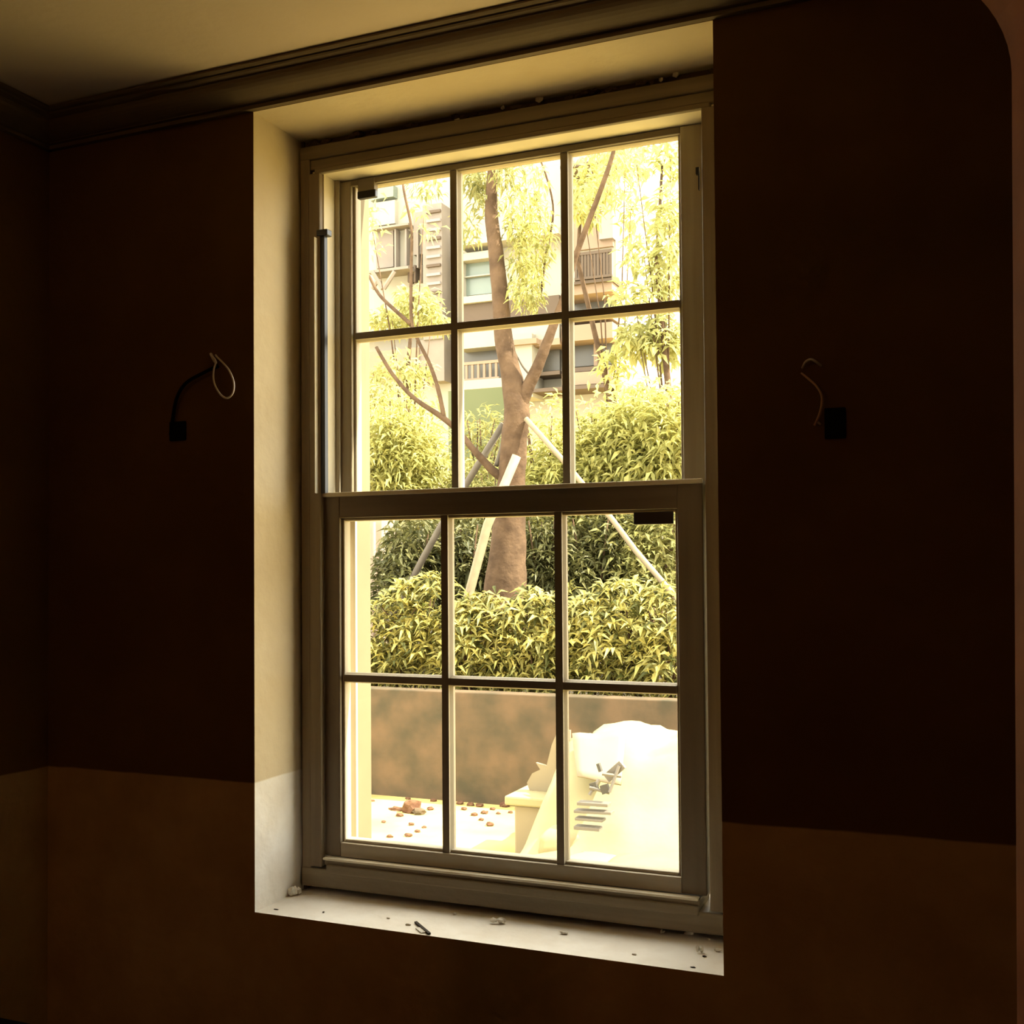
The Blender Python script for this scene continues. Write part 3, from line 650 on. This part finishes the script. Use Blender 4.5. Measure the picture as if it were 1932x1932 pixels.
def rail(px0, px1, py0, py1, n, m, y0=-.6, Y2=YB2):
    Y = Y2 + y0; pm = (px0 + px1) / 2; zt, zb = at(pm, py0, Y).z, at(pm, py1, Y).z; x0, x1 = at(px0, py0, Y).x, at(px1, py0, Y).x
    mb_ = MB().box(x0, x1, Y - .03, Y + .03, zt - .06, zt).box(x0, x1, Y - .03, Y + .03, zb, zb + .05)
    for i in range(n):
        x = x0 + (x1 - x0) * (i + .5) / n; mb_.box(x - .025, x + .025, Y - .02, Y + .02, zb, zt)
    return part(mb_, 'balcony_rail', m, bd)
bpy.data.objects.remove(rl)
rail(1084, 1155, 474, 526, 12, M_bbrown)
slab(1084, 1155, 480, 526, 'balcony_panel', M_brail, -.5, .05)
# middle bay
row(864, 1056, 440, 452, 'ledge', M_bcream, -.2, .5, 960)
slab(870, 930, 475, 489, 'window_head', M_bcream, -.05, .3)
slab(868, 930, 489, 556, 'window', M_bwin, .2, .2)
slab(868, 872, 475, 562, 'window_frame', M_bcream, .0, .3); slab(868, 932, 519, 521, 'mullion', M_bcream, .1, .2)
slab(864, 935, 557, 570, 'window_sill', M_bcream, -.2, .5)
row(864, 1056, 573, 606, 'floor_band', M_bbrown, -.1, .4, 900)
row(864, 1056, 626, 656, 'floor_band', M_bcream, -.2, .5, 900)
slab(864, 945, 660, 745, 'window', M_bdark, .2, .2)
rail(864, 942, 682, 718, 7, M_bpeach, -.3)
slab(864, 950, 716, 733, 'floor_band', M_bcream, -.5, .8)
slab(958, 1004, 630, 750, 'pillar', M_bcream, -.4, .6)
slab(952, 1012, 640, 650, 'pillar_cap', M_bpeach, -.5, .7)
slab(1010, 1056, 560, 590, 'window', M_bdark, .2, .2); slab(1012, 1056, 655, 700, 'window', M_bdark, .2, .2); row(1005, 1056, 701, 708, 'ledge', M_bbrown, -.2, .5, 1030)
slab(1000, 1056, 640, 652, 'floor_band', M_bpeach, -.3, .6)
# left bay
slab(696, 742, 352, 374, 'window_head', M_bwin, .1, .3)
slab(700, 770, 425, 429, 'ledge', M_bpink, .0, .4)
slab(706, 745, 380, 424, 'window', M_bcream, .15, .2); slab(710, 742, 434, 505, 'window', M_bpink, .2, .15)
for a in (744, 764, 786): slab(a, a + 3, 432, 505, 'mullion', M_bpink, .1, .3)
slab(798, 834, 385, 640, 'louvre_panel', M_bpink, -.1, .5)
for k in range(14): slab(804, 830, 396 + k * 17, 401 + k * 17, 'louvre', M_bbrown if k % 3 == 0 else M_brail, -.16, .06)
for a in (771, 782, 795): slab(a - 2, a + 2, 500, 532, 'slot_window', M_bbrown, .1, .3)
slab(694, 770, 506, 511, 'ledge', M_bpink, -.2, .5)
for a, b in (((702, 512), (722, 545)), ((745, 512), (724, 545)), ((702, 545), (712, 530))):
    p0, p1 = at(*a, YB2 - .2), at(*b, YB2 - .2); part(MB().tube([tuple(p0), tuple(p1)], .05, 6), 'brace', M_bpink, bd)
slab(780, 800, 400, 480, 'window', M_bpink, .18, .2)
slab(690, 790, 660, 700, 'floor_band', M_bpeach, -.1, .4); slab(790, 838, 640, 720, 'floor_band', M_bpink, -.05, .4)
row(640, 838, 622, 628, 'ledge', M_bpeach, -.1, .4, 760)
# green screen and neighbour's wall
gs = at(905, 800, 11.5); x0, x1 = at(846, 800, 11.5).x, at(958, 800, 11.5).x
o = MB().box(x0, x1, 11.5, 11.56, 0.6, at(900, 734, 11.5).z).build('garden_screen', M_green); tag(o, 'flat sage-green screen behind the trunk in the middle pane', 'screen')
nw = empty('neighbour_wall', (at(700, 1050, 8.2).x, 8.2, 0), 'narrow pinkish wall end with a pipe, beside the outer casing', 'wall')
xw0, xw1 = at(640, 1000, 8.2).x, at(720, 1000, 8.2).x
part(MB().box(xw0 - 1, xw1, 8.2, 8.5, .0, at(700, 965, 8.2).z), 'wall', M_pinkw, nw)
part(MB().tube([(at(704, 1000, 8.1).x, 8.12, .5), (at(704, 1000, 8.1).x, 8.12, at(704, 985, 8.1).z)], .018, 8), 'pipe', M_bpeach, nw, smooth=True)

# heap of building waste on the ground
M_white = mat('white_sacking', (0.27, 0.235, 0.12), 0.7, var=0.35, scale=5, bump=0.3, bscale=12, col2=(0.17, 0.14, 0.07))
M_white2 = mat('cream_card', (0.22, 0.18, 0.11), 0.7, var=0.3, scale=4, col2=(0.16, 0.12, 0.07))
M_greyp = mat('grey_plastic', (0.13, 0.115, 0.095), 0.5, var=0.3)
M_dkp = mat('dark_grey_plastic', (0.05, 0.046, 0.038), 0.5)
M_yell = mat('yellowish_board', (0.22, 0.19, 0.08), 0.7, var=0.5, scale=4)
M_brick = mat('brick_red', (0.07, 0.03, 0.014), 0.95, var=0.8, scale=30, col2=(0.16, 0.09, 0.05))
def sack(c, s, rz, lab, seed, m=M_white, name='sack', cat='sack'):
    """a filled sack: rounded pillow with creases"""
    bm = bmesh.new(); bmesh.ops.create_cube(bm, size=2); bmesh.ops.subdivide_edges(bm, edges=bm.edges, cuts=7, use_grid_fill=True)
    of = Vector((seed * 3.1, seed * 1.7, 0))
    for v in bm.verts:
        q = v.co.copy(); e = max(abs(q.x), abs(q.y))
        k = 1 - .35 * (max(0, e - .35) / .65) ** 2 if abs(q.z) > .1 else 1
        sp = q.normalized() * 1.15; q = q.lerp(sp, .35)
        q.z *= k; q += Vector((1, 1, .8)) * .10 * noise.noise(q * 2.1 + of); q.z += .05 * noise.noise(q * 6 + of)
        v.co = Vector((q.x * s[0], q.y * s[1], q.z * s[2]))
    me = bpy.data.meshes.new(name); bm.to_mesh(me); bm.free(); me.materials.append(m)
    for p_ in me.polygons: p_.use_smooth = True
    o = bpy.data.objects.new(name, me); COL.objects.link(o); o.location = c; o.rotation_euler = (0, 0, rz); return tag(o, lab, cat)
# tarpaulin-covered mound
def mound():
    n = 44; m = MB(); x0, x1, y0, y1 = -.80, 1.30, 2.85, 4.35
    prof_ = lambda px: 0
    for j in range(n):
        for i in range(n):
            u, v = i / (n - 1), j / (n - 1); x, y = x0 + (x1 - x0) * u, y0 + (y1 - y0) * v
            ex = min(1, u / .13) if u < .5 else min(1, (1 - u) / .25); ey = min(1, v / .55) if v < .55 else min(1, (1 - v) / .18)
            h = .615 * (3 * ex ** 2 - 2 * ex ** 3) * (3 * ey ** 2 - 2 * ey ** 3)
            q = Vector((x, y, 0)); h *= 1 + .16 * noise.noise(q * 1.9) + .09 * noise.noise(q * 5) + .035 * abs(noise.noise(q * 13))
            m.v.append((x + .03 * noise.noise(q * 6), y + .03 * noise.noise(q * 5 + Vector((5, 5, 5))), max(h, 0) + .004))
    for j in range(n - 1):
        for i in range(n - 1): a = j * n + i; m.f.append((a, a + 1, a + n + 1, a + n))
    o = m.build('tarpaulin', M_white, smooth=True)
    return tag(o, 'large bright white tarpaulin thrown over a heap on the ground', 'tarpaulin')
mound()
bx = empty('foam_box', (-.79, 3.55, 0), 'white box with a lid standing at the left edge of the waste heap', 'box')
c0 = at(970, 1560, 3.45).x; c1x = at(1042, 1560, 3.45).x; zt = at(1000, 1503, 3.45).z
part(MB().box(c0, c1x, 3.45, 3.80, 0, zt - .05), 'body', M_white2, bx, bevel=.012)
part(MB().box(c0 - .045, c1x + .02, 3.42, 3.83, zt - .05, zt), 'lid', M_white, bx, bevel=.010)
for i, (a, b, y, rot, lab) in enumerate((((1000, 1462), (1060, 1385), 3.60, .2, 'jagged cream board standing on edge on the lidded box'), ((1078, 1392), (1180, 1384), 3.55, .1, 'pale sheet laid over the top of the heap'))):
    p0, p1 = at(*a, y), at(*b, y)
    if i == 0:
        mb_ = MB(); th = .02; P = [at(q0, q1, y) for q0, q1 in ((1075, 1500), (1002, 1500), (994, 1477), (1004, 1459), (1019, 1452), (1011, 1439), (1031, 1445), (1041, 1405), (1052, 1379), (1075, 1378))]
        n = len(P); mb_.v = [tuple(q) for q in P] + [(q.x, q.y + th, q.z) for q in P]
        mb_.f = [tuple(range(n)), tuple(range(2 * n - 1, n - 1, -1))] + [(k, (k + 1) % n, n + (k + 1) % n, n + k) for k in range(n)]
        c = p0; o = mb_.build('broken_board', M_white2); tag(o, lab, 'board')
    else:
        mb_ = MB(); A, B = at(1080, 1386, 3.55), at(1182, 1381, 3.55); Cc, Dd = at(1090, 1470, 3.25), at(1172, 1480, 3.2)
        n_ = 8; 
        for jj in range(n_):
            for ii in range(n_):
                u, v = ii / (n_ - 1), jj / (n_ - 1); q = (A.lerp(B, u)).lerp(Cc.lerp(Dd, u), v); mb_.v.append((q.x, q.y, q.z + .015 * noise.noise(q * 9)))
        for jj in range(n_ - 1):
            for ii in range(n_ - 1): k = jj * n_ + ii; mb_.f.append((k, k + 1, k + n_ + 1, k + n_))
        o = mb_.build('cream_sheet', M_white2, smooth=True); md = o.modifiers.new('thick', 'SOLIDIFY'); md.thickness = .008; tag(o, lab, 'sheet')
# slatted grey crate half buried in the heap
YC = 3.06
cr = empty('slatted_crate', (at(1125, 1520, YC).x, YC, .1), 'grey slatted plastic crate tipped against the white heap', 'crate')
for k, (a, b, c_, d_) in enumerate(((1086, 1156, 1524, 1534), (1088, 1140, 1538, 1548), (1086, 1134, 1553, 1566), (1092, 1150, 1508, 1520))):
    p0, p1 = at(a, (c_ + d_) / 2, YC), at(b, (c_ + d_) / 2 + 4, YC); hz = (at(a, c_, YC).z - at(a, d_, YC).z) / 4
    ax = (p1 - p0).normalized(); part(MB().obox((p0 + p1) / 2, ax, (0, 1, 0), ax.cross(Vector((0, 1, 0))), (p1 - p0).length / 2, .03, hz), 'slat', M_greyp, cr, bevel=.002)
for a, b in (((1112, 1500), (1130, 1470)), ((1150, 1495), (1168, 1445)), ((1112, 1486), (1150, 1496)), ((1136, 1460), (1172, 1465))):
    p0, p1 = at(*a, YC), at(*b, YC + .03); part(MB().tube([tuple(p0), tuple(p1)], .009, 6), 'bar', M_greyp, cr)
for a, b, c_, d_ in ((1114, 1128, 1476, 1492), (1134, 1150, 1480, 1497), (1128, 1134, 1440, 1456)):
    p0 = at((a + b) / 2, (c_ + d_) / 2, YC + .02); part(MB().obox(p0, (1, 0, .35), (0, 1, 0), (-.35, 0, 1), (b - a) / 2 * .0025, .012, (d_ - c_) / 2 * .0025), 'side_panel', M_dkp, cr)
p0 = at(1160, 1455, YC + .05)
part(MB().obox(p0, (1, 0, .9), (0, 1, 0), (-.9, 0, 1), .055, .012, .022), 'side_panel', M_greyp, cr)
sack((at(1235, 1600, 2.8).x, 2.85, .12), (.26, .18, .12), .3, 'yellowish sack at the foot of the white heap', 8, M_yell)
sack((at(1130, 1610, 2.95).x, 2.92, .10), (.20, .14, .10), -.2, 'cream sack lying below the grey crate', 9, M_white2)
p = at(1060, 1560, 3.2); sack((p.x, 3.28, .13), (.13, .14, .13), .2, 'white sack between the lidded box and the crate', 12, M_white)
# rubble
rg = random.Random(31)
def rub(px, py, r, lab, grp=None, m=M_brick, sq=(1.3, 1, .7)):
    p = floor_at(px, py, 0); mb_ = MB().rock((0, 0, r * sq[2] * .6), r, sq, rg, .5, 2)
    o = mb_.build('rubble', m); o.location = (p.x, p.y, 0); tag(o, lab, 'rubble', grp)
rub(776, 1532, .055, 'largest dark reddish rubble lump on the pale ground', sq=(1.1, 1, .9))
rub(750, 1529, .030, 'flat dark fragment next to the largest rubble lump', sq=(1.9, .8, .5))
rub(790, 1536, .035, 'paler brick lump touching the largest rubble lump', m=M_gwall)
for px, py, r in ((754, 1540, .02), (776, 1557, .016), (812, 1528, .018), (818, 1512, .018), (770, 1508, .015), (735, 1580, .015), (770, 1578, .018), (788, 1570, .014), (703, 1512, .012), (724, 1552, .012), (800, 1562, .012)):
    rub(px, py, r, 'small brown stone scattered near the wall in the left-hand bottom pane', 'stones in the left-hand bottom pane')
for px, py, r in ((952, 1522, .028), (895, 1539, .018), (914, 1535, .018), (924, 1558, .022), (868, 1517, .02), (888, 1520, .02), (905, 1522, .02), (963, 1534, .014), (908, 1548, .014), (930, 1528, .015), (875, 1528, .016), (940, 1536, .012)):
    rub(px, py, r, 'small reddish stone scattered in front of the wall in the middle bottom pane', 'stones in the middle bottom pane')
